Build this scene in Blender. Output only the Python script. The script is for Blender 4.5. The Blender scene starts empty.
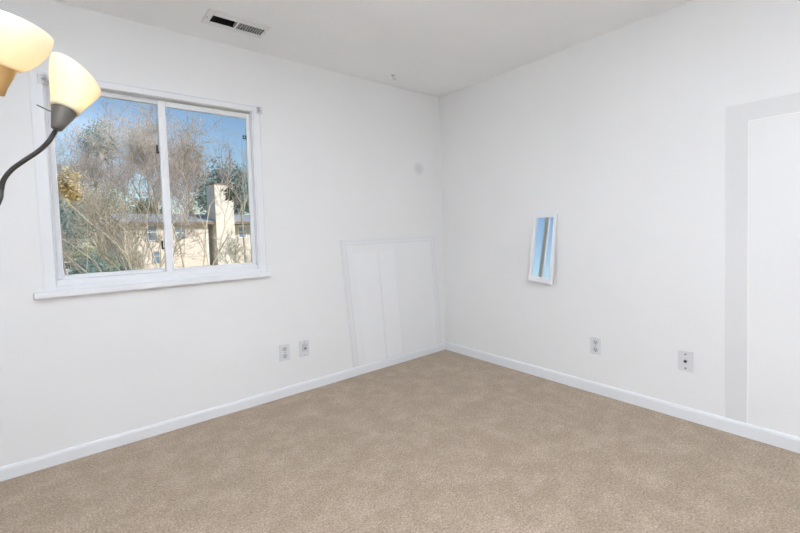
import bpy, bmesh, math, random
import numpy as np
from mathutils import Vector, Matrix

S = bpy.context.scene
C = S.collection
PI = math.pi

# ------------------------------------------------------------------ camera
CAM = np.array((-2.8085, -2.8095, 1.1888))
FOC = 405.806
PPX, PPY = 400.0, 246.401
YAW, PITCH, ROLL = 0.8906, -0.0417, -0.0308


def camera_axes():
    f = np.array((math.cos(PITCH) * math.cos(YAW), math.cos(PITCH) * math.sin(YAW), math.sin(PITCH)))
    r = np.array((math.sin(YAW), -math.cos(YAW), 0.0))
    u = np.cross(r, f)
    c, s = math.cos(ROLL), math.sin(ROLL)
    return f, r * c + u * s, u * c - r * s


FWD, RGT, UPV = camera_axes()


def ray(u, v):
    return FWD + RGT * (u - PPX) / FOC - UPV * (v - PPY) / FOC


def at(u, v, t):
    """world point at depth t along the line of sight that the photo shows at (u, v)"""
    return CAM + ray(u, v) * t


def on_plane(u, v, axis, val):
    d = ray(u, v)
    return CAM + d * ((val - CAM[axis]) / d[axis])


cd = bpy.data.cameras.new('camera')
cam = bpy.data.objects.new('camera', cd)
C.objects.link(cam)
M = Matrix.Identity(4)
for i in range(3):
    M[i][0], M[i][1], M[i][2], M[i][3] = RGT[i], UPV[i], -FWD[i], CAM[i]
cam.matrix_world = M
cd.sensor_width = 36
cd.lens = FOC * 36 / 800
cd.shift_y = (PPY - 266.5) / 800
cd.clip_start = 0.02
cd.clip_end = 500
S.camera = cam

# ------------------------------------------------------------------ sky, sun, lights, exposure
S.view_settings.view_transform = 'Standard'
S.view_settings.look = 'None'
S.view_settings.gamma = 1
S.view_settings.use_curve_mapping = False
S.view_settings.exposure = 0.0
S.cycles.max_bounces = 14
S.cycles.diffuse_bounces = 8
S.cycles.transparent_max_bounces = 16
S.cycles.caustics_reflective = False
S.cycles.caustics_refractive = False

SKY_STRENGTH = 0.135
SUN_STRENGTH = 4.3
CEILING_FILL_WATTS = 4
UPWARD_FILL_WATTS = 89
w = bpy.data.worlds.new('sky')
S.world = w
w.use_nodes = True
nt = w.node_tree
nt.nodes.clear()
sky = nt.nodes.new('ShaderNodeTexSky')
sky.sky_type = 'NISHITA'
sky.sun_disc = False
sky.sun_elevation = math.radians(34)
sky.sun_rotation = math.radians(150)
sky.air_density = 1.0
sky.dust_density = 0.4
sky.ozone_density = 2.5
bg = nt.nodes.new('ShaderNodeBackground')
bg.inputs[1].default_value = SKY_STRENGTH
wo = nt.nodes.new('ShaderNodeOutputWorld')
nt.links.new(sky.outputs[0], bg.inputs[0])
nt.links.new(bg.outputs[0], wo.inputs[0])

sl = bpy.data.lights.new('sun', 'SUN')
sl.energy = SUN_STRENGTH
sl.angle = 0.009
sl.color = (1, .96, .90)
so = bpy.data.objects.new('sun', sl)
C.objects.link(so)
so.rotation_euler = Vector((-0.62, 0.80, -0.62)).to_track_quat('-Z', 'Y').to_euler()


def area(name, loc, aim, sx, sy, watts, col, spread=180):
    l = bpy.data.lights.new(name, 'AREA')
    l.shape = 'RECTANGLE'
    l.size, l.size_y, l.energy, l.color = sx, sy, watts, col
    o = bpy.data.objects.new(name, l)
    C.objects.link(o)
    l.spread = math.radians(spread)
    o.location = loc
    o.rotation_euler = (Vector(aim) - Vector(loc)).to_track_quat('-Z', 'Y').to_euler()
    return o


area('ceiling_fill_light', (-3.36, -2.9, 2.41), (-3.2, -2.6, 0), .62, 1.9, CEILING_FILL_WATTS, (.88, .95, 1.08))  # unseen fill light added under the ceiling to brighten the room
area('upward_fill_light', (-2.75, -2.95, 1.0), (-2.74, -2.94, 2.44), .5, .5, UPWARD_FILL_WATTS, (.898, .96, 1.07), 118)  # added fill, out of view, aimed upward to brighten the ceiling

# ------------------------------------------------------------------ helpers


def lin(r, g, b):
    f = lambda c: ((c / 255 + .055) / 1.055) ** 2.4 if c > 10 else c / 255 / 12.92
    return (f(r), f(g), f(b), 1)


def mat(name, col, rough=.6, metal=0., bump=None, vary=None, spec=.5):
    """procedural material: base colour with a soft noise variation and optional noise bump"""
    m = bpy.data.materials.new(name)
    m.use_nodes = True
    t = m.node_tree
    p = t.nodes['Principled BSDF']
    p.inputs['Base Color'].default_value = col
    p.inputs['Roughness'].default_value = rough
    p.inputs['Metallic'].default_value = metal
    p.inputs['Specular IOR Level'].default_value = spec
    tc = t.nodes.new('ShaderNodeTexCoord')
    if vary:
        scale, amt = vary
        n = t.nodes.new('ShaderNodeTexNoise')
        n.inputs['Scale'].default_value = scale
        n.inputs['Detail'].default_value = 4
        r = t.nodes.new('ShaderNodeValToRGB')
        r.color_ramp.elements[0].position = .3
        r.color_ramp.elements[1].position = .7
        r.color_ramp.elements[0].color = [c * (1 - amt) for c in col[:3]] + [1]
        r.color_ramp.elements[1].color = [min(1, c * (1 + amt)) for c in col[:3]] + [1]
        t.links.new(tc.outputs['Object'], n.inputs['Vector'])
        t.links.new(n.outputs['Fac'], r.inputs[0])
        t.links.new(r.outputs[0], p.inputs['Base Color'])
    if bump:
        scale, strength, dist = bump
        n = t.nodes.new('ShaderNodeTexNoise')
        n.inputs['Scale'].default_value = scale
        n.inputs['Detail'].default_value = 3
        b = t.nodes.new('ShaderNodeBump')
        b.inputs['Strength'].default_value = strength
        b.inputs['Distance'].default_value = dist
        t.links.new(tc.outputs['Object'], n.inputs['Vector'])
        t.links.new(n.outputs['Fac'], b.inputs['Height'])
        t.links.new(b.outputs[0], p.inputs['Normal'])
    return m


def tag(o, label=None, cat=None, group=None, kind=None):
    if label:
        o['label'] = label
    if cat:
        o['category'] = cat
    if group:
        o['group'] = group
    if kind:
        o['kind'] = kind
    return o


def empty(name, loc, label, cat, group=None, kind=None):
    o = bpy.data.objects.new(name, None)
    C.objects.link(o)
    o.location = loc
    o.empty_display_size = .05
    return tag(o, label, cat, group, kind)


class MB:
    """collects boxes, tubes, lathes and prisms; build() links them as one mesh object"""

    def __init__(s):
        s.v, s.f = [], []

    def add(s, v, f):
        k = len(s.v)
        s.v += [tuple(float(c) for c in p) for p in v]
        s.f += [tuple(k + i for i in q) for q in f]
        return s

    def box(s, a, b):
        x0, y0, z0 = [min(p, q) for p, q in zip(a, b)]
        x1, y1, z1 = [max(p, q) for p, q in zip(a, b)]
        return s.add([(x0, y0, z0), (x1, y0, z0), (x1, y1, z0), (x0, y1, z0), (x0, y0, z1), (x1, y0, z1), (x1, y1, z1), (x0, y1, z1)],
                     [(3, 2, 1, 0), (4, 5, 6, 7), (0, 1, 5, 4), (1, 2, 6, 5), (2, 3, 7, 6), (3, 0, 4, 7)])

    def prism(s, pts, d):
        """polygon pts extruded by vector d"""
        n = len(pts)
        pts = [np.array(p, float) for p in pts]
        d = np.array(d, float)
        nr = np.cross(pts[1] - pts[0], pts[2] - pts[1])
        fl = nr @ d > 0
        f = [tuple(range(n)), tuple(range(2 * n - 1, n - 1, -1))]
        f += [((i + 1) % n, i, n + i, n + (i + 1) % n) for i in range(n)]
        if fl:
            f = [tuple(reversed(q)) for q in f]
        return s.add([*pts, *[p + d for p in pts]], f)

    def tube(s, pts, r, n=12, cap=True):
        pts = [np.array(p, float) for p in pts]
        rs = r if hasattr(r, '__len__') else [r] * len(pts)
        rings = []
        prev = None
        for i, p in enumerate(pts):
            t = pts[min(i + 1, len(pts) - 1)] - pts[max(i - 1, 0)]
            t = t / np.linalg.norm(t)
            if prev is None:
                a = np.cross(t, (0, 0, 1.)) if abs(t[2]) < .9 else np.cross(t, (1., 0, 0))
            else:
                a = prev - t * (prev @ t)
            a = a / np.linalg.norm(a)
            prev = a
            b = np.cross(t, a)
            rings.append([p + rs[i] * (math.cos(q) * a + math.sin(q) * b) for q in np.arange(n) * 2 * PI / n])
        v = [q for g in rings for q in g]
        f = [(i * n + j, i * n + (j + 1) % n, (i + 1) * n + (j + 1) % n, (i + 1) * n + j) for i in range(len(pts) - 1) for j in range(n)]
        if cap:
            f += [tuple(reversed(range(n))), tuple(range((len(pts) - 1) * n, len(pts) * n))]
        return s.add(v, f)

    def build(s, name, m, parent=None, bevel=0., smooth=False, seg=2, label=None):
        me = bpy.data.meshes.new(name)
        me.from_pydata(s.v, [], s.f)
        bm = bmesh.new()
        bm.from_mesh(me)
        bmesh.ops.recalc_face_normals(bm, faces=bm.faces)
        if bevel:
            bmesh.ops.bevel(bm, geom=[e for e in bm.edges if len(e.link_faces) == 2 and e.calc_face_angle(0) > .5],
                            offset=bevel, segments=seg, profile=.5, affect='EDGES', clamp_overlap=True)
        bm.to_mesh(me)
        bm.free()
        if smooth:
            for p in me.polygons:
                p.use_smooth = True
        me.materials.append(m)
        o = bpy.data.objects.new(name, me)
        C.objects.link(o)
        if parent:
            o.parent = parent
            o.matrix_parent_inverse = Matrix.Translation(-Vector(world_loc(parent)))
        if label:
            o['label'] = label
        return o


def world_loc(o):
    # every parent here is only translated; parts keep world coordinates in their meshes
    return o['_origin'] if '_origin' in o else tuple(o.location)


def structure(o, label, cat):
    return tag(o, label, cat, kind='structure')


# ------------------------------------------------------------------ room materials
H = 2.44
white_paint = lin(232, 232, 231)
m_trim = mat('white_gloss_trim', lin(229, 231, 233), .35, vary=(3, .01))
m_ceiling = mat('ceiling_paint', lin(243, 244, 245), .9, bump=(90, .15, .004), vary=(2, .015))


def wall_material(name, smudge=None):
    m = mat(name, white_paint, .75, bump=(160, .08, .002), vary=(1.3, .012))
    if smudge:
        t = m.node_tree
        p = t.nodes['Principled BSDF']
        src = p.inputs['Base Color'].links[0].from_socket
        g = t.nodes.new('ShaderNodeNewGeometry')
        d = t.nodes.new('ShaderNodeVectorMath')
        d.operation = 'DISTANCE'
        d.inputs[1].default_value = smudge
        mr = t.nodes.new('ShaderNodeMapRange')
        mr.interpolation_type = 'SMOOTHSTEP'
        mr.inputs['From Min'].default_value = .022
        mr.inputs['From Max'].default_value = .078
        mr.inputs['To Min'].default_value = .45
        mr.inputs['To Max'].default_value = 0
        mx = t.nodes.new('ShaderNodeMix')
        mx.data_type = 'RGBA'
        mx.inputs['B'].default_value = lin(186, 190, 194)
        t.links.new(g.outputs['Position'], d.inputs[0])
        t.links.new(d.outputs['Value'], mr.inputs['Value'])
        t.links.new(mr.outputs[0], mx.inputs['Factor'])
        t.links.new(src, mx.inputs['A'])
        t.links.new(mx.outputs['Result'], p.inputs['Base Color'])
    return m


def carpet_material():
    m = bpy.data.materials.new('beige_carpet')
    m.use_nodes = True
    t = m.node_tree
    p = t.nodes['Principled BSDF']
    p.inputs['Roughness'].default_value = .95
    p.inputs['Specular IOR Level'].default_value = .1
    p.inputs['Sheen Weight'].default_value = .25
    tc = t.nodes.new('ShaderNodeTexCoord')

    def noise(scale, detail, rough=.6):
        n = t.nodes.new('ShaderNodeTexNoise')
        n.inputs['Scale'].default_value = scale
        n.inputs['Detail'].default_value = detail
        n.inputs['Roughness'].default_value = rough
        t.links.new(tc.outputs['Object'], n.inputs['Vector'])
        return n

    def ramp(src, a, b, ca, cb):
        r = t.nodes.new('ShaderNodeValToRGB')
        r.color_ramp.elements[0].position, r.color_ramp.elements[1].position = a, b
        r.color_ramp.elements[0].color, r.color_ramp.elements[1].color = ca, cb
        t.links.new(src, r.inputs[0])
        return r
    fine = ramp(noise(110, 6, .9).outputs['Fac'], .36, .64, lin(112, 94, 77), lin(206, 187, 165))
    # trodden, brushed patches of pile
    patch = ramp(noise(7, 7, .8).outputs['Fac'], .44, .66, (.92, .91, .89, 1), (1.16, 1.17, 1.19, 1))
    mx = t.nodes.new('ShaderNodeMix')
    mx.data_type = 'RGBA'
    mx.blend_type = 'MULTIPLY'
    mx.inputs['Factor'].default_value = 1
    mx.clamp_result = False
    t.links.new(fine.outputs[0], mx.inputs['A'])
    t.links.new(patch.outputs[0], mx.inputs['B'])
    t.links.new(mx.outputs['Result'], p.inputs['Base Color'])
    b = t.nodes.new('ShaderNodeBump')
    b.inputs['Strength'].default_value = .2
    b.inputs['Distance'].default_value = .004
    t.links.new(noise(110, 6, .9).outputs['Fac'], b.inputs['Height'])
    t.links.new(b.outputs[0], p.inputs['Normal'])
    return m


m_wall_w = wall_material('white_wall_paint_by_window', (-.282, 0, 1.741))
m_wall = wall_material('white_wall_paint')
m_carpet = carpet_material()

# ------------------------------------------------------------------ room shell
X0, Y0, TH = -3.75, -4.25, .14
WX0, WX1, WZ0, WZ1 = -2.895, -1.795, .93, 2.045          # window opening

structure(MB().box((X0, Y0, -.1), (0, 0, 0)).build('floor', m_carpet), 'beige cut-pile carpet over the whole floor', 'floor')
vx0, vx1, vy0, vy1 = -2.125, -1.815, -.345, -.245       # duct opening
b = MB()
b.box((X0 - TH, Y0 - TH, H), (vx0, TH, H + .12)).box((vx1, Y0 - TH, H), (TH, TH, H + .12))
b.box((vx0, Y0 - TH, H), (vx1, vy0, H + .12)).box((vx0, vy1, H), (vx1, TH, H + .12))
structure(b.build('ceiling', m_ceiling), 'flat white painted ceiling', 'ceiling')
b = MB()
b.box((X0 - TH, 0, -.1), (WX0, TH, H)).box((WX1, 0, -.1), (TH, TH, H))
b.box((WX0, 0, -.1), (WX1, TH, WZ0)).box((WX0, 0, WZ1), (WX1, TH, H))
structure(b.build('wall_back', m_wall_w), 'white wall with the window in it', 'wall')
structure(MB().box((0, Y0 - TH, -.1), (TH, 0, H)).build('wall_right', m_wall), 'plain white wall with the little mirror, right of the corner', 'wall')
structure(MB().box((X0 - TH, Y0 - TH, -.1), (X0, 0, H)).build('wall_left', m_wall), 'white side wall outside the picture on the lamp side', 'wall')
structure(MB().box((X0, Y0 - TH, -.1), (0, Y0, H)).build('wall_front', m_wall), 'white wall behind the viewer', 'wall')


def baseboard_profile(h, d):
    return [(0, 0), (d, 0), (d, h - .014), (d * .75, h - .004), (d * .45, h), (0, h)]


pr = baseboard_profile(.068, .013)
structure(MB().prism([(X0, -y, z) for y, z in pr], (-X0, 0, 0)).build('baseboard_back', m_trim), 'white baseboard under the window wall', 'baseboard')
pr = baseboard_profile(.076, .013)
structure(MB().prism([(-x, Y0, z) for x, z in pr], (0, -Y0 - .013, 0)).build('baseboard_right', m_trim), 'white baseboard along the wall with the mirror', 'baseboard')

# faint grey outline of removed furniture, built as a doorway-shaped border, towards the right end of the mirror wall
m_band = mat('pale_grey_paint', lin(222, 222, 221), .7, vary=(2, .01))
m_band_edge = mat('white_bead_paint', lin(242, 241, 239), .5)
BY0, BY1 = -2.200, -3.18
bt = empty('trim_1', (0, BY0, 0), 'pale grey doorway-shaped outline left by removed furniture on the right of the mirror wall', 'wall trim', kind='structure')
b = MB().box((0, BY0, 0.0), (-.0025, BY0 - .094, 1.80)).box((0, BY1, 0.0), (-.0025, BY1 - .094, 1.80))
b.box((0, BY0 - .094, 1.706), (-.0025, BY1, 1.80))
b.build('border', m_band, bt, bevel=.001)
b = MB().box((0, BY0 - .094, .076), (-.004, BY0 - .100, 1.706)).box((0, BY1, .076), (-.004, BY1 + .006, 1.706))
b.box((0, BY0 - .094, 1.706), (-.004, BY1, 1.700))
b.build('bead', m_band_edge, bt, bevel=.001, label='thin white bead along the inside of the border')

# ------------------------------------------------------------------ window
m_frame = mat('white_vinyl', lin(230, 231, 233), .4, vary=(4, .008))
m_latch = mat('dark_bronze_latch', lin(52, 52, 58), .45, .5, vary=(40, .1))


def glass_material():
    m = bpy.data.materials.new('window_glass')
    m.use_nodes = True
    t = m.node_tree
    t.nodes.clear()
    out = t.nodes.new('ShaderNodeOutputMaterial')
    tr = t.nodes.new('ShaderNodeBsdfTransparent')
    tr.inputs[0].default_value = (.96, .98, .97, 1)
    gl = t.nodes.new('ShaderNodeBsdfGlossy')
    gl.inputs['Roughness'].default_value = .02
    fc = t.nodes.new('ShaderNodeLayerWeight')
    pw = t.nodes.new('ShaderNodeMath')
    pw.operation = 'POWER'
    pw.inputs[1].default_value = 5
    fr = t.nodes.new('ShaderNodeMapRange')
    fr.inputs['To Min'].default_value = .02
    fr.inputs['To Max'].default_value = .9
    t.links.new(fc.outputs['Facing'], pw.inputs[0])
    t.links.new(pw.outputs[0], fr.inputs['Value'])
    mx = t.nodes.new('ShaderNodeMixShader')
    t.links.new(fr.outputs[0], mx.inputs[0])
    t.links.new(tr.outputs[0], mx.inputs[1])
    t.links.new(gl.outputs[0], mx.inputs[2])
    t.links.new(mx.outputs[0], out.inputs[0])
    return m


m_glass = glass_material()
win = empty('window_1', (-2.34, 0, .92), 'white sliding window with two panes looking out on bare trees', 'window', kind='structure')


def ring(mb, x0, x1, z0, z1, wl, wr, wb, wt, ya, yb):
    mb.box((x0, ya, z0), (x0 + wl, yb, z1)).box((x1 - wr, ya, z0), (x1, yb, z1))
    mb.box((x0 + wl, ya, z0), (x1 - wr, yb, z0 + wb)).box((x0 + wl, ya, z1 - wt), (x1 - wr, yb, z1))
    return mb


# casing boards on the wall, with a raised outer back-band
cas = ring(MB(), -2.928, -1.752, .905, 2.066, .046, .046, .030, .042, .0, -.010).build('casing', m_frame, win, bevel=.002)
ring(MB(), -2.934, -1.746, .905, 2.070, .010, .010, .004, .012, .0, -.015).build('casing_edge', m_frame, win, bevel=.002)
# jamb lining
ring(MB(), -2.896, -1.794, .929, 2.046, .016, .014, .016, .012, -.004, .12).build('window_frame', m_frame, win, bevel=.001)
ring(MB(), -2.880, -1.808, .945, 2.034, .006, .004, .030, .010, .012, .110).build('track', m_frame, win, bevel=.001)


def sash(x0, x1, z0, z1, ya, yb, wl, wr, wb, wt):
    s = ring(MB(), x0, x1, z0, z1, wl, wr, wb, wt, ya, yb).build('sash', m_frame, win, bevel=.003)
    ym = (ya + yb) / 2
    MB().box((x0 + wl - .004, ym - .003, z0 + wb - .004), (x1 - wr + .004, ym + .003, z1 - wt + .004)).build('glass_pane', m_glass, s)
    return s


sl_ = sash(-2.876, -2.320, .948, 2.030, .058, .082, .027, .040, .048, .033)   # outer, left
sr_ = sash(-2.364, -1.813, .952, 2.012, .022, .046, .043, .026, .040, .031)   # inner, right
for z, s in ((1.725, sl_), (1.140, sl_)):
    MB().box((-2.378, .046, z - .024), (-2.369, .060, z + .024)).box((-2.378, .040, z - .027), (-2.364, .058, z - .018)).build('latch', m_latch, s, bevel=.002, label='small dark sash latch')
lt = MB()
ring(lt, -1.866, -1.842, 1.838, 1.862, .006, .006, .006, .006, .016, .024)
lt.build('latch', m_latch, sr_, bevel=.001, label='small dark square catch near the top corner')
# stool (inside sill) and its apron lip
P = on_plane(150, 282.5, 1, -.040)
Q = on_plane(150, 288.5, 1, -.040)
zt, zb = float(P[2]), float(Q[2])
xl = float(on_plane(33.5, 296, 1, -.040)[0])
xr = float(on_plane(271, 276, 1, -.040)[0])
MB().box((xl, .0, zb), (xr, -.040, zt)).build('window_sill', m_frame, win, bevel=.006, seg=3)
MB().box((-2.88, .03, zb + .002), (-1.82, -.01, zt)).build('sill_board', m_frame, win)

# roller blind brackets left at the two top corners
m_bracket = mat('white_enamel_metal', lin(204, 204, 203), .35, .1, vary=(20, .02))


def bracket(x, z, flip, label):
    o = empty('blind_bracket', (x, -.015, z), label, 'blind bracket', 'roller blind brackets at the window head')
    s = -1 if flip else 1
    MB().box((x - .018, -.015, z - .024), (x + .018, -.019, z + .024)).build('back_plate', m_bracket, o, bevel=.001)
    MB().prism([(x + s * .010, -.018, z + .018), (x + s * .010, -.050, z + .012), (x + s * .010, -.056, z - .004), (x + s * .010, -.046, z - .016), (x + s * .010, -.018, z - .018)],
               (s * .003, 0, 0)).build('arm', m_bracket, o, bevel=.0008)
    MB().tube([(x + s * .009, -.040, z), (x - s * .004, -.040, z)], .006, 12).build('pin', m_trim, o)
    return o


pb = on_plane(260, 110, 1, -.03)
bracket(float(pb[0]), float(pb[2]), True, 'white roller blind bracket at the window corner nearest the room corner')
pb = on_plane(42, 78, 1, -.03)
bracket(float(pb[0]), float(pb[2]), False, 'white roller blind bracket at the window corner beside the lamp shades')

# ------------------------------------------------------------------ outline of removed furniture on the window wall, built as a panel
m_pan_a = mat('panel_paint', lin(233, 234, 234), .6, vary=(2, .008))
m_pan_c = mat('panel_border_paint', lin(227, 228, 229), .6, vary=(2, .008))
m_pan_b = mat('panel_field_paint', lin(236, 237, 238), .6, vary=(2, .008))
wp = empty('furniture_outline', (-.6, 0, .08), 'faint white panel-like outline left by removed furniture on the window wall by the corner', 'wall outline')


def quad_ring(pts, inset, y, d):
    """mitred ring inside the wall quad pts (x, z), TL TR BR BL"""
    l, t, r, bt_ = inset
    (ax, az), (bx, bz), (cx, cz), (dx, dz) = pts
    kL = lambda z: ax + (dx - ax) * (az - z) / (az - dz)
    kR = lambda z: bx + (cx - bx) * (bz - z) / (bz - cz)
    zt_, zb_ = az - t, dz + bt_
    inner = [(kL(zt_) + l, zt_), (kR(zt_) - r, zt_), (kR(zb_) - r, zb_), (kL(zb_) + l, zb_)]
    mb = MB()
    for i in range(4):
        j = (i + 1) % 4
        if i == 2 and bt_ == 0:
            continue
        q = [pts[i], pts[j], inner[j], inner[i]]
        mb.prism([(x, y, z) for x, z in q], (0, d, 0))
    return mb, inner


outer = [(-1.150, 1.120), (-.112, 1.120), (-.058, .075), (-1.066, .075)]
MB().prism([(x, 0, z) for x, z in outer], (0, -.003, 0)).build('panel_board', m_pan_a, wp, bevel=.001)
mb, inn = quad_ring(outer, (.026, .026, .026, 0), -.003, -.004)
mb.build('outer_border', m_pan_c, wp, bevel=.001)
mid = [(-1.113, 1.086), (-.150, 1.086), (-.096, .075), (-1.029, .075)]
mb, inn2 = quad_ring(mid, (.016, .016, .016, 0), -.003, -.003)
mb.build('inner_border', m_pan_c, wp, bevel=.001)
fld = [(-1.035, 1.010), (-.225, 1.012), (-.160, .075), (-.950, .075)]
mb = MB()
MB().prism([(-1.035, -.003, 1.010), (-.797, -.003, 1.010), (-.738, -.003, .075), (-.950, -.003, .075)], (0, -.0025, 0)).build('field', m_pan_b, wp, bevel=.001)
MB().prism([(-.780, -.003, 1.012), (-.612, -.003, 1.012), (-.556, -.003, .075), (-.722, -.003, .075)], (0, -.004, 0)).build('field', m_pan_b, wp, bevel=.001)
MB().prism([(-.590, -.003, 1.012), (-.225, -.003, 1.012), (-.160, -.003, .075), (-.536, -.003, .075)], (0, -.002, 0)).build('field', m_pan_a, wp, bevel=.001)

# ------------------------------------------------------------------ leaning mirror
m_mirror = bpy.data.materials.new('mirror_glass')
m_mirror.use_nodes = True
pm = m_mirror.node_tree.nodes['Principled BSDF']
pm.inputs['Metallic'].default_value = 1
pm.inputs['Roughness'].default_value = .03
pm.inputs['Base Color'].default_value = (.93, .95, .97, 1)
nz_ = m_mirror.node_tree.nodes.new('ShaderNodeTexNoise')
nz_.inputs['Scale'].default_value = 6
rr = m_mirror.node_tree.nodes.new('ShaderNodeMapRange')
rr.inputs['To Min'].default_value = .015
rr.inputs['To Max'].default_value = .05
m_mirror.node_tree.links.new(nz_.outputs['Fac'], rr.inputs['Value'])
m_mirror.node_tree.links.new(rr.outputs[0], pm.inputs['Roughness'])
n_m = np.array((-1, -.042, .132))
n_m /= np.linalg.norm(n_m)
P0m = np.array((-.016, -1.1, 1.25))


def on_mirror(u, v, off=0.):
    d = ray(u, v)
    return CAM + d * (((P0m + n_m * off - CAM) @ n_m) / (d @ n_m))


mi = empty('mirror', tuple(on_mirror(540, 283)), 'narrow slanted mirror in a thin white frame showing blue sky', 'mirror')
strip = [(537.5, 217.8), (554, 217.3), (549, 279), (532, 275)]
fr_o = [(534.0, 214.6), (557.0, 213.6), (552.0, 284.5), (528.5, 279.6)]
MB().prism([on_mirror(u, v) for u, v in fr_o], -n_m * .010).build('backing', m_trim, mi)
MB().prism([on_mirror(u, v, .001) for u, v in strip], -n_m * .004).build('mirror_glass', m_mirror, mi)
mb = MB()
for i in range(4):
    j = (i + 1) % 4
    mb.prism([on_mirror(*fr_o[i]), on_mirror(*fr_o[j]), on_mirror(*strip[j]), on_mirror(*strip[i])], n_m * .004)
mb.build('frame', m_trim, mi)
# wall block that carries the tilt
c_ = on_mirror(538, 262, -.009)
MB().prism([(0, c_[1] - .05, c_[2] - .03), (0, c_[1] + .05, c_[2] - .03), (0, c_[1] + .05, c_[2] + .03), (0, c_[1] - .05, c_[2] + .03)], (float(c_[0]) - .002, 0, 0)).build('stand_off', m_trim, mi)

# ------------------------------------------------------------------ sockets
m_plate = mat('white_plate_plastic', lin(217, 218, 219), .35, vary=(30, .01))
m_plate2 = mat('white_socket_plastic', lin(196, 197, 198), .4, vary=(30, .01))
m_slot = mat('dark_slot', lin(70, 70, 72), .7, vary=(50, .05))
m_metal = mat('brushed_nickel', lin(150, 148, 142), .35, .9, vary=(60, .08))
m_black = mat('black_socket_core', lin(35, 35, 36), .5, vary=(60, .1))


def oriented(o, wall, x, y, z):
    # parts are modelled facing -Y around the origin
    o.location = (x, y, z)
    o.rotation_euler = (0, 0, 0 if wall == 'back' else PI / 2 * -1)
    return o


def local(mb, name, m, parent, **k):
    ob = mb.build(name, m, None, **k)
    ob.parent = parent
    return ob


def plate_part(root):
    local(MB().box((-.039, 0, -.060), (.039, -.006, .060)), 'wall_plate', m_plate, root, bevel=.002, seg=2)


def disc(x, z, rx, rz, y0, y1, n=20):
    return MB().prism([(x + rx * math.cos(a), y0, z + rz * math.sin(a)) for a in np.arange(n) * 2 * PI / n], (0, y1 - y0, 0))


def duplex(wall, x, y, z, label):
    root = empty('power_outlet', (0, 0, 0), label, 'power outlet', 'duplex power outlets on the walls')
    plate_part(root)
    for s in (1, -1):
        r = local(disc(0, s * .026, .0175, .0165, -.006, -.0085), 'receptacle', m_plate2, root, bevel=.0006)
        sl2 = MB().box((-.0085, -.0084, s * .026 - .002), (-.006, -.0092, s * .026 + .009)).box((.006, -.0084, s * .026 - .001), (.0085, -.0092, s * .026 + .008))
        d = disc(0, s * .026 - .009, .0034, .0034, -.0084, -.0092, 10)
        sl2.add(d.v, d.f)
        local(sl2, 'slot', m_slot, r)
    local(disc(0, 0, .0036, .0036, -.006, -.0078, 12), 'screw', m_metal, root)
    return oriented(root, wall, x, y, z)


duplex('back', -1.645, 0, .323, 'white power outlet on the window wall, the one nearer the window')
duplex('right', 0, -1.479, .336, 'white power outlet on the mirror wall, the one nearer the mirror')
root = empty('phone_jack', (0, 0, 0), 'white phone jack plate with raised block, next to the outlet under the window wall', 'wall jack')
plate_part(root)
local(MB().box((-.022, -.006, -.018), (.022, -.016, .040)), 'jack_block', m_plate2, root, bevel=.003)
local(MB().box((-.007, -.0155, -.004), (.007, -.0168, .007)), 'jack_hole', m_slot, root)
for s in (1, -1):
    local(disc(0, s * .050, .0034, .0034, -.006, -.0076, 12), 'screw', m_metal, root)
oriented(root, 'back', -1.490, 0, .321)
root = empty('cable_outlet', (0, 0, 0), 'white cable wall plate with black round connector and two screws, nearest the grey border', 'cable outlet')
plate_part(root)
local(disc(0, 0, .0105, .0105, -.006, -.009, 6), 'connector_nut', m_metal, root)
local(disc(0, 0, .0060, .0060, -.009, -.016, 16), 'connector', m_black, root, label='black round connector')
for s in (1, -1):
    local(disc(0, s * .042, .0055, .0055, -.006, -.008, 12), 'screw', m_metal, root)
oriented(root, 'right', 0, -2.012, .353)

# ------------------------------------------------------------------ ceiling vent
m_vent = mat('white_vent_enamel', lin(232, 232, 232), .4, vary=(10, .01))
m_duct = mat('dark_duct_metal', lin(40, 40, 42), .7, .3, vary=(8, .1))
cv = empty('ceiling_vent', (-1.97, -.295, H), 'white rectangular air vent with dark open slats in the ceiling above the window', 'ceiling vent')
mb = MB()
ring(mb, 0, 1, 0, 1, .1, .1, .1, .1, 0, 1)
mb = MB()
ox0, ox1, oy0, oy1 = -2.155, -1.800, -.392, -.214
for (a, c) in (((ox0, oy0), (vx0 + .006, oy1)), ((vx1 - .006, oy0), (ox1, oy1)), ((vx0 + .006, oy0), (vx1 - .006, vy0 + .008)), ((vx0 + .006, vy1 - .008), (vx1 - .006, oy1))):
    mb.box((a[0], a[1], H - .007), (c[0], c[1], H))
mb.build('face_plate', m_vent, cv, bevel=.003)
xm = -1.977
MB().box((xm - .005, vy0, H - .006), (xm + .005, vy1, H + .02)).build('divider', m_vent, cv)
mb = MB()
g = .004
mb.box((vx0 + .001, vy0 + .001, H + .09), (vx1 - .001, vy1 - .001, H + .10))
mb.box((vx0 + .0005, vy0 + .001, H + .002), (vx0 + .003, vy1 - .001, H + .09)).box((vx1 - .003, vy0 + .001, H + .002), (vx1 - .0005, vy1 - .001, H + .09))
mb.box((vx0 + .003, vy0 + .0005, H + .002), (vx1 - .003, vy0 + .003, H + .09)).box((vx0 + .003, vy1 - .003, H + .002), (vx1 - .003, vy1 - .0005, H + .09))
mb.build('duct', m_duct, cv)
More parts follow.
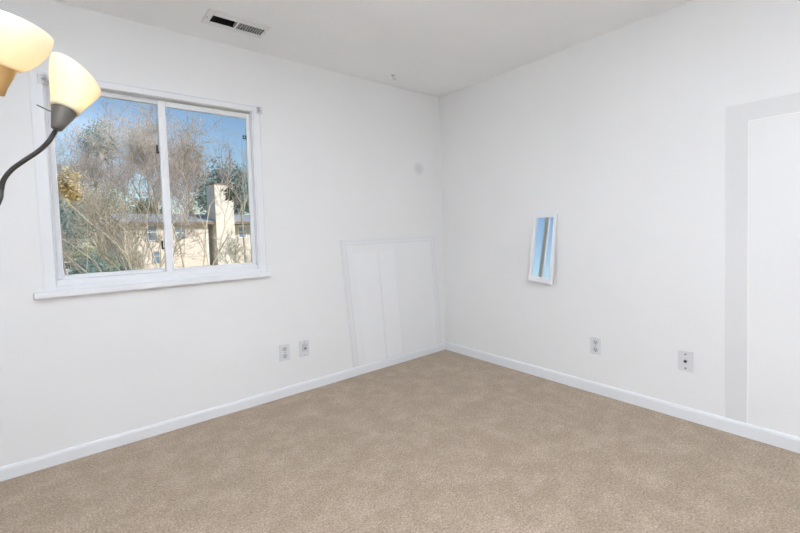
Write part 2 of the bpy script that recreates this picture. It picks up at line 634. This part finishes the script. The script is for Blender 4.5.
for (xa, xb, ang, n, mm) in ((vx0 + .008, xm - .008, 30, 9, m_duct), (xm + .010, vx1 - .008, 10, 10, m_vent)):
    for k in range(n):
        x = xa + (k + .5) * (xb - xa) / n
        dx, dz = .008 * math.sin(math.radians(ang)), .008 * math.cos(math.radians(ang))
        nx, nz2 = math.cos(math.radians(ang)) * .0007, -math.sin(math.radians(ang)) * .0007
        MB().prism([(x - dx - nx, vy0 + .002, H + .004 - dz - nz2), (x + dx - nx, vy0 + .002, H + .004 + dz - nz2),
                    (x + dx + nx, vy0 + .002, H + .004 + dz + nz2), (x - dx + nx, vy0 + .002, H + .004 - dz + nz2)],
                   (0, vy1 - vy0 - .004, 0)).build('slat', mm, cv)
for x in (ox0 + .012, ox1 - .012):
    MB().tube([(x, -.303, H - .007), (x, -.303, H - .009)], .004, 10).build('screw', m_metal, cv)

# small white hook in the ceiling near the corner
hk = empty('ceiling_hook', (-.717, -.202, H), 'small white hook in the ceiling near the corner', 'ceiling hook')
MB().tube([(-.717, -.202, H), (-.717, -.202, H - .006)], .016, 16).build('hook_plate', m_bracket, hk)
MB().tube([(-.717, -.202, H - .004), (-.717, -.202, H - .022), (-.709, -.202, H - .034), (-.695, -.202, H - .036), (-.686, -.202, H - .026), (-.688, -.202, H - .018)], .0035, 8).build('hook_wire', m_bracket, hk, smooth=True)

# ------------------------------------------------------------------ floor lamp
m_black_metal = mat('charcoal_lamp_metal', lin(104, 100, 94), .42, .5, vary=(30, .05))
m_dark_arm = mat('dark_lamp_arm_metal', lin(62, 60, 58), .4, .5, vary=(30, .05))
m_brass = mat('brass_lamp_metal', lin(214, 176, 118), .32, .75, vary=(30, .05))


def frosted(name):
    m = bpy.data.materials.new(name)
    m.use_nodes = True
    t = m.node_tree
    t.nodes.clear()
    out = t.nodes.new('ShaderNodeOutputMaterial')
    tl = t.nodes.new('ShaderNodeBsdfTranslucent')
    df = t.nodes.new('ShaderNodeBsdfDiffuse')
    gl = t.nodes.new('ShaderNodeBsdfGlossy')
    n = t.nodes.new('ShaderNodeTexNoise')
    n.inputs['Scale'].default_value = 12
    r = t.nodes.new('ShaderNodeValToRGB')
    r.color_ramp.elements[0].color = (.93, .86, .70, 1)
    r.color_ramp.elements[1].color = (.95, .89, .75, 1)
    t.links.new(n.outputs['Fac'], r.inputs[0])
    for s in (tl, df):
        t.links.new(r.outputs[0], s.inputs[0])
    gl.inputs['Roughness'].default_value = .25
    a = t.nodes.new('ShaderNodeMixShader')
    a.inputs[0].default_value = .45
    b2 = t.nodes.new('ShaderNodeMixShader')
    b2.inputs[0].default_value = .03
    t.links.new(tl.outputs[0], a.inputs[1])
    t.links.new(df.outputs[0], a.inputs[2])
    t.links.new(a.outputs[0], b2.inputs[1])
    t.links.new(gl.outputs[0], b2.inputs[2])
    t.links.new(b2.outputs[0], out.inputs[0])
    return m


m_shade = frosted('frosted_cream_glass')
BULB_STRENGTH = 4.0
m_bulb = bpy.data.materials.new('warm_bulb')
m_bulb.use_nodes = True
pbm = m_bulb.node_tree.nodes['Principled BSDF']
pbm.inputs['Emission Color'].default_value = (1, .76, .44, 1)
pbm.inputs['Emission Strength'].default_value = BULB_STRENGTH

pole = at(-52, 215, 1.0)
px_, py_ = float(pole[0]), float(pole[1])
lamp = empty('floor_lamp', (px_, py_, 0), 'charcoal floor lamp with bent arms and glowing frosted tulip shades, by the window', 'floor lamp')
n = 40
mb = MB()
prof = [(.125, 0), (.125, .008), (.118, .016), (.04, .024), (.02, .034), (.016, .05)]
v = [(px_ + r * math.cos(a), py_ + r * math.sin(a), z) for r, z in prof for a in np.arange(n) * 2 * PI / n]
f = [(i * n + j, i * n + (j + 1) % n, (i + 1) * n + (j + 1) % n, (i + 1) * n + j) for i in range(len(prof) - 1) for j in range(n)]
f += [tuple(reversed(range(n))), tuple(range((len(prof) - 1) * n, len(prof) * n))]
mb.add(v, f).build('base', m_black_metal, lamp, smooth=False)
HUB = 1.16
MB().tube([(px_, py_, .04), (px_, py_, HUB)], .011, 20).build('pole', m_black_metal, lamp, smooth=True)
MB().tube([(px_, py_, HUB - .05), (px_, py_, HUB - .04), (px_, py_, HUB + .01), (px_, py_, HUB + .02)], [.012, .019, .019, .012], 20).build('hub', m_black_metal, lamp, smooth=True)


def shade_grid(P0, ax, R0, a, L, r0, k, ph0, b, nt_=16, nph=48):
    ax = np.array(ax) / np.linalg.norm(ax)
    e = np.cross(ax, (0, 0, 1.))
    e /= np.linalg.norm(e)
    g = np.cross(ax, e)
    ph = np.arange(nph) * 2 * PI / nph
    T = np.linspace(0, 1, nt_)[:, None] * (1 + k * np.cos(ph - ph0))[None]
    r = r0 + (1 - r0) * np.clip(np.sin(PI / 2 * np.clip(T * b, 0, 1.9)), 0, 1) ** a
    v = P0 + ax * (T * L * R0)[..., None] + R0 * r[..., None] * (np.cos(ph)[None, :, None] * e + np.sin(ph)[None, :, None] * g)
    f = [(i * nph + j, i * nph + (j + 1) % nph, (i + 1) * nph + (j + 1) % nph, (i + 1) * nph + j) for i in range(nt_ - 1) for j in range(nph)]
    return v.reshape(-1, 3), f, ax


def smooth_path(pts, n=8):
    pts = [np.array(p, float) for p in pts]
    out = []
    for i in range(len(pts) - 1):
        p0, p1, p2, p3 = pts[max(i - 1, 0)], pts[i], pts[i + 1], pts[min(i + 2, len(pts) - 1)]
        for k in range(n):
            t = k / n
            out.append(.5 * (2 * p1 + (p2 - p0) * t + (2 * p0 - 5 * p1 + 4 * p2 - p3) * t * t + (3 * p1 - p0 - 3 * p2 + p3) * t ** 3))
    out.append(pts[-1])
    return out


def lamp_head(q, P0, ax, cup_len, path, m_cup, cup_label=None, bulb_at=.55, cup_r=1.0):
    P0 = np.array(P0)
    R0, a, L, r0, k, ph0, b = q
    v, f, ax = shade_grid(P0, ax, R0, a, L, r0, k, ph0, b)
    P1 = P0 - ax * cup_len
    arm = MB().tube(smooth_path([P1 + ax * .006, *path]), .0054, 14).build('arm', m_dark_arm, lamp, smooth=True)
    sh = MB().add(v, f).build('lamp_shade', m_shade, lamp, smooth=True)
    md = sh.modifiers.new('thickness', 'SOLIDIFY')
    md.thickness = .0025
    md.offset = -1
    rb = R0 * r0
    ts = [0, .02, .3, .62, .9, 1.0]
    rs = [.0085, .0115, .0165 * cup_r, .0225 * cup_r, .0265 * cup_r, .0285 * cup_r]
    pts = [P1 + ax * (cup_len + .006) * t for t in ts]
    cup = MB().tube(pts, rs, 32).build('lamp_cup', m_cup, lamp, smooth=True, label=cup_label)
    c = P0 + ax * L * R0 * bulb_at
    rr_ = np.array([.012, .014, .020, .0265, .028, .025, .016, .004])
    hh = np.array([-.045, -.030, -.018, -.006, .006, .017, .026, .0295])
    MB().tube([c + ax * h for h in hh], list(rr_), 18).build('bulb', m_bulb, sh, smooth=True)
    return P1, ax, cup


# head whose cup is charcoal, reaching in front of the window
path2 = [at(54.2, 133, 1.03), at(48.6, 141.5, 1.025), at(39, 150.7, 1.02), at(24.4, 160.5, 1.01), at(12.2, 169.3, 1.005), at(3.9, 179.5, 1.0), at(1.2, 190, 1.0), at(-.5, 200, .995), at(-10, 216, .995), at(-30, 228, .995), np.array((px_, py_, HUB - .02))]
P1, ax2, cup2 = lamp_head((.0673, 1.3622, 1.6184, .4378, -.2139, -5.3864, .7222), at(64.3, 110.8, 1.0349), (.3178, .2137, .9238), .056, path2, m_black_metal)
s0, s1 = at(53, 112.5, 1.025), at(37, 105, 1.03)
MB().tube([s0, s1], .0016, 8).build('switch', m_black_metal, cup2)
# head whose cup is brass, cut by the picture's edge
P0b = at(3.88, 66.85, .878)
axb = np.array((.2311, -.2039, .9513))
P1b = P0b - axb * .062
path1 = [P1b - axb * .03 + np.array((-.006, .002, 0)), at(-22, 140, .90), at(-40, 175, .95), np.array((px_, py_, HUB + .005))]
lamp_head((.0677, .7613, 1.3455, .3995, -.1233, -2.4528, 1.1158), P0b, axb, .062, path1, m_brass, 'brass coloured cup', cup_r=.82)

# ------------------------------------------------------------------ outdoors
GZ = -2.1
rng = np.random.default_rng(7)
m_ground = mat('lawn_ground', lin(166, 164, 112), .9, vary=(.6, .25))
structure(MB().box((-120, .3, GZ - .2), (140, 190, GZ)).build('ground', m_ground), 'dry yellow-green lawn outside the window', 'ground')


def frusta_mesh(name, P, Q, ra, rb, n, m, parent=None):
    """one mesh of tapered limbs: arrays of start/end points and radii"""
    P, Q, ra, rb = map(lambda a: np.asarray(a, float), (P, Q, ra, rb))
    N = len(P)
    t = Q - P
    t /= np.linalg.norm(t, axis=1, keepdims=True) + 1e-9
    ref = np.where(np.abs(t[:, 2:3]) < .9, np.array([[0, 0, 1.]]), np.array([[1., 0, 0]]))
    a = np.cross(t, ref)
    a /= np.linalg.norm(a, axis=1, keepdims=True)
    b_ = np.cross(t, a)
    th = np.arange(n) * 2 * PI / n
    dirs = np.cos(th)[None, :, None] * a[:, None] + np.sin(th)[None, :, None] * b_[:, None]
    V = np.concatenate([P[:, None] + dirs * ra[:, None, None], Q[:, None] + dirs * rb[:, None, None]], 1).reshape(-1, 3)
    j = np.arange(n)
    F = np.stack([j, (j + 1) % n, n + (j + 1) % n, n + j], 1)[None] + (np.arange(N) * 2 * n)[:, None, None]
    return raw_mesh(name, V, F.reshape(-1, 4), m, parent)


def raw_mesh(name, V, F, m, parent):
    me = bpy.data.meshes.new(name)
    me.from_pydata(V.tolist(), [], F.tolist())
    me.materials.append(m)
    o = bpy.data.objects.new(name, me)
    C.objects.link(o)
    if parent:
        o.parent = parent
        o.matrix_parent_inverse = Matrix.Translation(-parent.location)
    return o


def leaf_mesh(name, pts, size, m, parent):
    """bent leaves (two quads each) scattered at pts"""
    pts = np.asarray(pts, float)
    N = len(pts)
    a = rng.normal(size=(N, 3))
    a /= np.linalg.norm(a, axis=1, keepdims=True)
    b_ = np.cross(a, rng.normal(size=(N, 3)))
    b_ /= np.linalg.norm(b_, axis=1, keepdims=True)
    c = np.cross(a, b_)
    s = size * rng.uniform(.6, 1.3, (N, 1))
    V = np.stack([pts - a * s - b_ * s * .1, pts - b_ * s * .5 + c * s * .15, pts + a * s, pts + b_ * s * .5 + c * s * .15], 1).reshape(-1, 3)
    F = np.stack([np.array([0, 1, 2, 3])], 0)[None] + (np.arange(N) * 4)[:, None, None]
    return raw_mesh(name, V, F.reshape(-1, 4), m, parent)


def unit(v):
    return v / (np.linalg.norm(v) + 1e-9)


def grow(stems, levels, spread, wig, split, taper, up=.25, shrink=.62):
    """branching skeleton. stems: (pos, dir, length, radius). Returns per-level segment lists and the tips"""
    segs = [[] for _ in range(levels)]
    tips = []
    cur = [(np.array(p, float), unit(np.array(d, float)), l, r) for p, d, l, r in stems]
    for lev in range(levels):
        nxt = []
        for p, d, l, r in cur:
            ns = 5 if lev < 2 else 3
            for k in range(ns):
                d = unit(d + rng.normal(size=3) * wig + np.array((0, 0, up * .2)))
                q = p + d * l / ns
                r2 = r * taper ** (1 / ns)
                segs[lev].append((p, q, r, r2))
                p, r = q, r2
                tips.append(p)
                if lev < levels - 1 and (k >= (1 if lev else 2) or lev > 1):
                    for _ in range(split[lev]):
                        dd = unit(d + rng.normal(size=3) * spread + np.array((0, 0, up)))
                        nxt.append((p, dd, l * shrink * rng.uniform(.6, 1.15), r * .62))
        cur = nxt
    return segs, tips


def tree(name, label, cat, base, stems, levels, spread, wig, split, bark, twig_bark, leaf=None, nleaf=0, leaf_size=.1, group='trees outside the window', up=.25, minr=.004, shrink=.62, jitter=.3, taper=.45):
    root = empty(name, tuple(base), label, cat, group)
    segs, tips = grow(stems, levels, spread, wig, split, taper, up, shrink)

    def part(nm, lst, n, m):
        P = np.array([s[0] for s in lst])
        Q = np.array([s[1] for s in lst])
        frusta_mesh(nm, P, Q, np.maximum([s[2] for s in lst], minr), np.maximum([s[3] for s in lst], minr), n, m, root)
    part('trunk', segs[0] + segs[1], 7, bark)
    part('twigs', [s for l in segs[2:] for s in l], 3, twig_bark)
    if nleaf:
        tp = np.array(tips)
        pick = tp[rng.integers(len(tp) // 3, len(tp), nleaf)]
        leaf_mesh('foliage', pick + rng.normal(size=(nleaf, 3)) * jitter, leaf_size, leaf, root)
    return root


def leafmat(name, col, amt=.3, sc=1.5):
    m = mat(name, col, .7, vary=(sc, amt), spec=.2)
    return m


def ground_at(u, t):
    p = at(u, 237, t)
    return np.array((p[0], p[1], GZ))


m_bark_pale = mat('pale_bark', lin(222, 208, 190), .8, vary=(3, .15))
m_bark_grey = mat('grey_bark', lin(172, 160, 150), .9, vary=(2, .2))
m_twig_tan = mat('tan_twig', lin(178, 162, 148), .9, vary=(2, .25))
m_twig_mauve = mat('mauve_grey_twig', lin(172, 158, 156), .9, vary=(1, .25))
m_twig_white = mat('silver_twig', lin(214, 206, 194), .9, vary=(3, .12))
m_leaf_tan = leafmat('dry_tan_leaves', lin(190, 172, 142), .35)
m_leaf_gold = leafmat('golden_leaves', lin(214, 190, 138), .3)
m_leaf_dark = leafmat('evergreen_leaves', lin(104, 128, 112), .4)
m_leaf_blue = leafmat('hazy_blue_green_leaves', lin(136, 158, 156), .35)  # bluish distance haze is mixed into the leaf colour
m_leaf_sage = leafmat('sage_leaves', lin(166, 170, 146), .35)
m_leaf_olive = leafmat('olive_leaves', lin(128, 134, 84), .35)

R3, F3 = np.array((RGT[0], RGT[1], 0)), np.array((FWD[0], FWD[1], 0))
UP3 = np.array((0, 0, 1.))

# near bare trees with several pale stems
def vase(base, leans, length):
    return [(base + rng.normal(size=3) * (.12, .12, 0), R3 * dx + UP3 + F3 * rng.normal() * .22, length * rng.uniform(.9, 1.1), r) for dx, r in leans]


b0 = ground_at(143, 14)
st = vase(b0, ((-.85, .05), (-.58, .06), (-.34, .055), (-.12, .055), (.06, .06), (.26, .05), (.55, .04)), 2.9)
tree('bare_tree', 'pale many-stemmed bare tree in front of the house, in the pane beside the lamp', 'tree', b0, st, 6, .42, .11, (1, 1, 2, 1, 1), m_bark_pale, m_twig_tan, m_leaf_tan, 700, .03, minr=.0035, jitter=.1, up=.16, shrink=.64)
b0 = ground_at(180, 15)
st = vase(b0, ((-.30, .045), (-.06, .055), (.14, .065), (.32, .05), (.58, .04)), 4.1)
tree('bare_tree', 'pale bare tree leaning past the chimney, in the pane nearest the room corner', 'tree', b0, st, 6, .42, .11, (1, 1, 2, 1, 1), m_bark_pale, m_twig_mauve, m_leaf_tan, 300, .03, minr=.0035, jitter=.1, up=.16, shrink=.60)


def crown_tree(name, label, u, t, v_top, v_low, half_px, bark, twig, leaf, nleaf, lsize, trunk_r, levels=5, spread=.55, split=(1, 2, 2, 2), up=.2, jit=.5, minr=.018):
    base = ground_at(u, t)
    top = at(u, v_top, t)[2]
    low = at(u, v_low, t)[2]
    hh = top - GZ
    trunk_h = max(low - GZ, .15 * hh)
    R = half_px / FOC * t
    k = .55 * (top - low)
    stems = []
    p0 = np.array((base[0], base[1], GZ + trunk_h * .55))
    root_stem = (base, UP3 + rng.normal(size=3) * .03, trunk_h * .8, trunk_r)
    for i in range(7):
        a = rng.uniform(0, 2 * PI)
        o = np.array((math.cos(a), math.sin(a), 0))
        stems.append((base + UP3 * trunk_h * rng.uniform(.7, .8), o * R / (top - low) * 1.3 * rng.uniform(.2, 1) + UP3 * .9, k * rng.uniform(.7, 1.1), trunk_r * .55))
    root = empty(name, tuple(base), label, 'tree', 'trees outside the window')
    segs, tips = grow([root_stem], 1, .1, .03, (0,), .7, .1)
    s2, tips2 = grow(stems, levels, spread, .12, split, .5, up, .6)
    main = segs[0] + s2[0] + s2[1]
    frusta_mesh('trunk', [s[0] for s in main], [s[1] for s in main], [max(s[2], minr) for s in main], [max(s[3], minr) for s in main], 6, bark, root)
    tw = [s for l in s2[2:] for s in l]
    frusta_mesh('twigs', [s[0] for s in tw], [s[1] for s in tw], [max(s[2], minr) for s in tw], [max(s[3] * .8, minr * .7) for s in tw], 3, twig, root)
    if nleaf:
        tp = np.array(tips2)
        pick = tp[rng.integers(0, len(tp), nleaf)]
        leaf_mesh('foliage', pick + rng.normal(size=(nleaf, 3)) * jit, lsize, leaf, root)
    return root


crown_tree('bare_tree', 'tall mauve-grey bare tree far behind, beside the window frame near the lamp', 66, 58, 134, 232, 26, m_bark_grey, m_twig_mauve, m_leaf_tan, 1200, .10, .22)
crown_tree('bare_tree', 'tall bare tree with tan twigs behind the many-stemmed tree', 118, 70, 112, 225, 30, m_bark_grey, m_twig_mauve, m_leaf_tan, 1800, .11, .25)
crown_tree('bare_tree', 'tall tan bare tree rising behind the middle of the sliding window', 160, 56, 88, 222, 26, m_bark_grey, m_twig_tan, m_leaf_tan, 2600, .12, .25)
crown_tree('bare_tree', 'grey bare tree behind the house roof, left of the open blue sky', 192, 72, 128, 222, 20, m_bark_grey, m_twig_mauve, m_leaf_tan, 900, .11, .2)
crown_tree('bare_tree', 'thin bare tree with fine branches across the blue sky above the chimney', 245, 36, 112, 190, 18, m_bark_grey, m_twig_mauve, None, 0, .1, .10, levels=4, split=(1, 1, 2), minr=.007)
crown_tree('evergreen_tree', 'dark evergreen tree high behind the lit lamp shade', 106, 62, 94, 130, 17, m_bark_grey, m_twig_tan, m_leaf_dark, 4200, .17, .22, levels=4, split=(1, 2, 2))
crown_tree('evergreen_tree', 'dark blue-green evergreen behind the chimney', 234, 76, 160, 226, 30, m_bark_grey, m_twig_tan, m_leaf_blue, 16000, .30, .25, levels=4, split=(1, 2, 2), jit=.8)
crown_tree('evergreen_tree', 'blue-green evergreen low beside the window frame near the lamp', 66, 40, 196, 266, 24, m_bark_grey, m_twig_tan, m_leaf_blue, 12000, .13, .2, levels=4, split=(1, 2, 2), jit=.5)
crown_tree('evergreen_tree', 'sage green bushy tree left of the house', 100, 43, 186, 266, 22, m_bark_grey, m_twig_tan, m_leaf_sage, 12000, .13, .2, levels=4, split=(1, 2, 2), jit=.5)
crown_tree('golden_tree', 'thin tree with a cap of golden leaves beside the window frame near the lamp', 72, 12, 128, 139, 10, m_bark_grey, m_twig_tan, m_leaf_gold, 1500, .05, .03, levels=4, split=(1, 1, 1), jit=.10, minr=.004)
crown_tree('olive_tree', 'olive-leaved tree over the house roof seen beside the window divider', 150, 60, 190, 216, 20, m_bark_grey, m_twig_tan, m_leaf_olive, 3600, .17, .2, levels=4, split=(1, 2, 2), jit=.6)


def bush(u, t, height, width, leaf, label):
    b = ground_at(u, t)
    root = empty('bush', tuple(b), label, 'bush', 'bushes outside the window')
    st = [(b, R3 * rng.normal() * width + F3 * rng.normal() * .4 + UP3, height * .5, .03) for _ in range(9)]
    segs, tips = grow(st, 4, .55, .12, (1, 2, 1), .5, .15)
    al = [q for l in segs for q in l]
    frusta_mesh('stems', [q[0] for q in al], [q[1] for q in al], [max(q[2], .006) for q in al], [max(q[3], .005) for q in al], 3, m_bark_grey, root)
    tp = np.array(tips)
    leaf_mesh('foliage', tp[rng.integers(0, len(tp), 5000)] + rng.normal(size=(5000, 3)) * .16, .075, leaf, root)


bush(84, 29, 2.2, .5, m_leaf_blue, 'blue-green bush at the bottom of the pane beside the lamp, right of the white car')
bush(99, 30, 2.6, .5, m_leaf_sage, 'sage green bush at the foot of the sage green tree outside')
bush(110, 31, 2.3, .5, m_leaf_blue, 'blue-green bush at the corner of the house')
# silver twiggy shrub in front of the chimney
b0 = ground_at(238, 27)
st = [(b0, R3 * dx + UP3 + F3 * rng.normal() * .3, 1.9, .03) for dx in (-.7, -.45, -.2, 0, .2, .45)]
tree('bare_shrub', 'silver twiggy bare shrub in front of the chimney', 'shrub', b0, st, 5, .5, .14, (1, 1, 2, 2), m_bark_grey, m_twig_white, None, 0, .05, group='trees outside the window', minr=.008)

# house opposite ---------------------------------------------------------------
m_brick = mat('buff_brick', lin(232, 214, 202), .85, vary=(1.5, .08), bump=(8, .2, .02))
m_brick2 = mat('pale_chimney_brick', lin(230, 217, 208), .85, vary=(2, .10), bump=(8, .2, .02))
m_siding = mat('shade_grey_siding', lin(198, 190, 184), .8, vary=(1, .08))  # grey-brown tone stands in for shade beside the chimney
m_roof = mat('blue_grey_shingle', lin(160, 164, 172), .8, vary=(2, .12), bump=(12, .3, .02))
m_fascia = mat('brown_fascia', lin(134, 112, 94), .7, vary=(2, .08))
m_white = mat('white_house_trim', lin(232, 232, 230), .6, vary=(2, .02))
m_hglass = mat('blue_house_window_glass', lin(112, 140, 168), .12, vary=(1, .1))
A = at(157, 237, 40)
Bp = at(212, 236, 44)
fx = unit(np.array((Bp[0] - A[0], Bp[1] - A[1], 0)))
fn = np.array((fx[1], -fx[0], 0))            # towards the viewer
if fn @ (CAM - A) < 0:
    fn = -fn


def facade(u, v, off=0.):
    """point on the house front (plus off towards us) seen at (u, v)"""
    d = ray(u, v)
    o = A + fn * off
    return CAM + d * (((o - CAM) @ fn) / (d @ fn))


def sx_(u, v=237, off=0.):
    p = facade(u, v, off)
    return (p - A) @ fx


def hp(s, off, z):
    p = A + fx * s + fn * off
    return np.array((p[0], p[1], z))


def hbox(mb, s0, s1, o0, o1, z0, z1):
    return mb.prism([hp(s0, o0, z0), hp(s1, o0, z0), hp(s1, o1, z0), hp(s0, o1, z0)], (0, 0, z1 - z0))


house = empty('house', tuple(hp(3, 0, GZ)), 'buff brick house with a tall chimney seen through the window', 'house')
z_eave = float(facade(157, 224)[2])
z_top = z_eave + .1
sL, sM, sR = sx_(124), sx_(208.5), sx_(262)
hbox(MB(), sL, sM, 0, -7, GZ, z_top).build('wall', m_brick, house)
hbox(MB(), sM, sR + 4, -1.0, -7, GZ, z_top - .3).build('wing_wall', m_siding, house, label='set-back wall beside the chimney, coloured grey-brown for shade')  # set back and greyed to make the shade strip left of the chimney
hbox(MB(), sx_(234), sR + 4, .0, -1.0, GZ, float(facade(242, 245)[2])).build('low_wall', m_brick, house)
mb = MB()
mb.prism([hp(sL - .4, .7, z_top - .12), hp(sL - .4, .7, z_top + .1), hp(sL - .4, -3.2, z_top + 1.05), hp(sL - .4, -7.2, z_top + .1), hp(sL - .4, -7.2, z_top - .12)], fx * (sR + 4.5 - sL))
mb.build('roof', m_roof, house)
hbox(MB(), sL - .45, sR + 4.1, .70, .76, z_top - .20, z_top + .08).build('fascia', m_fascia, house)
hbox(MB(), sM - .28, sM - .02, .0, .05, GZ, z_top - .1).build('corner_board', m_white, house)
s0, s1 = sx_(216.8, 237, .95), sx_(235.2, 237, .95)
zc = float(facade(226, 185, .95)[2])
ch = hbox(MB(), s0, s1, .95, -1.0, GZ, zc).build('chimney', m_brick2, house)
hbox(MB(), s0 - .06, s1 + .06, 1.01, -1.06, zc, zc + .14).build('chimney_cap', m_fascia, ch)


def house_window(u0, u1, v0, v1, frame_m, rails, off=0.0):
    a0, a1 = sx_(u0, (v0 + v1) / 2, off), sx_(u1, (v0 + v1) / 2, off)
    zt_, zb_ = float(facade((u0 + u1) / 2, v0, off)[2]), float(facade((u0 + u1) / 2, v1, off)[2])
    fw = .10
    mb = MB()
    hbox(mb, a0, a0 + fw, off, off + .08, zb_, zt_)
    hbox(mb, a1 - fw, a1, off, off + .08, zb_, zt_)
    hbox(mb, a0 + fw, a1 - fw, off, off + .08, zb_, zb_ + fw)
    hbox(mb, a0 + fw, a1 - fw, off, off + .08, zt_ - fw, zt_)
    for r in rails:
        zz = zb_ + (zt_ - zb_) * r
        hbox(mb, a0 + fw, a1 - fw, off, off + .07, zz - .05, zz + .05)
    wf = mb.build('window', frame_m, house)
    hbox(MB(), a0 + fw * .5, a1 - fw * .5, off, off + .03, zb_ + fw * .5, zt_ - fw * .5).build('pane', m_hglass, wf)


house_window(145.0, 157.5, 225, 241, m_white, (.55,))
house_window(173.5, 186, 227, 240, m_white, (.55,))
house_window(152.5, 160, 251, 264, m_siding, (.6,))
house_window(238, 246, 226, 238, m_white, (.5,), off=-1.0)
m_ivy = leafmat('dark_ivy_leaves', lin(70, 82, 62), .3)
# dark climbing plant on the chimney face
pv = facade(230, 194, .98)
vy = empty('climbing_plant', tuple(pv), 'dark clump of climbing plant on the chimney', 'plant')
leaf_mesh('foliage', pv + fx * rng.normal(size=(260, 1)) * .36 + UP3 * rng.normal(size=(260, 1)) * .40 + fn * np.abs(rng.normal(size=(260, 1))) * .12, .15, m_ivy, vy)

# parked cars far left ----------------------------------------------------------
m_carpaint = mat('white_car_paint', lin(236, 238, 240), .3, vary=(1, .01))
m_carglass = mat('dark_car_glass', lin(50, 60, 70), .1, vary=(1, .1))
m_tyre = mat('tyre_rubber', lin(40, 40, 42), .8, vary=(5, .1))


def car(u, t, head, label):
    base = ground_at(u, t)
    o = empty('car', tuple(base), label, 'car', 'cars parked outside')
    dx = unit(R3 * math.cos(head) + F3 * math.sin(head))
    dy = np.array((-dx[1], dx[0], 0))
    g = lambda l, w_, z: base + dx * l + dy * w_ + UP3 * z
    MB().prism([g(l, -.85, z) for l, z in ((-2.2, .3), (2.2, .3), (2.25, .75), (1.3, .95), (-2.1, 1.0), (-2.25, .7))], dy * 1.7).build('body', m_carpaint, o, bevel=.06)
    MB().prism([g(l, -.70, z) for l, z in ((1.1, .95), (.45, 1.42), (-1.2, 1.46), (-1.95, .98))], dy * 1.4).build('windows', m_carglass, o, bevel=.05)
    MB().prism([g(l, -.66, z) for l, z in ((.45, 1.40), (-1.2, 1.44), (-1.2, 1.50), (.40, 1.47))], dy * 1.32).build('roof', m_carpaint, o, bevel=.02)
    for l in (-1.4, 1.4):
        for w_ in (-.86, .68):
            c = g(l, w_, .32)
            MB().tube([c, c + dy * .18], .32, 20).build('wheel', m_tyre, o)
    return o


car(63, 33, .5, 'white parked car low beside the window frame near the lamp')
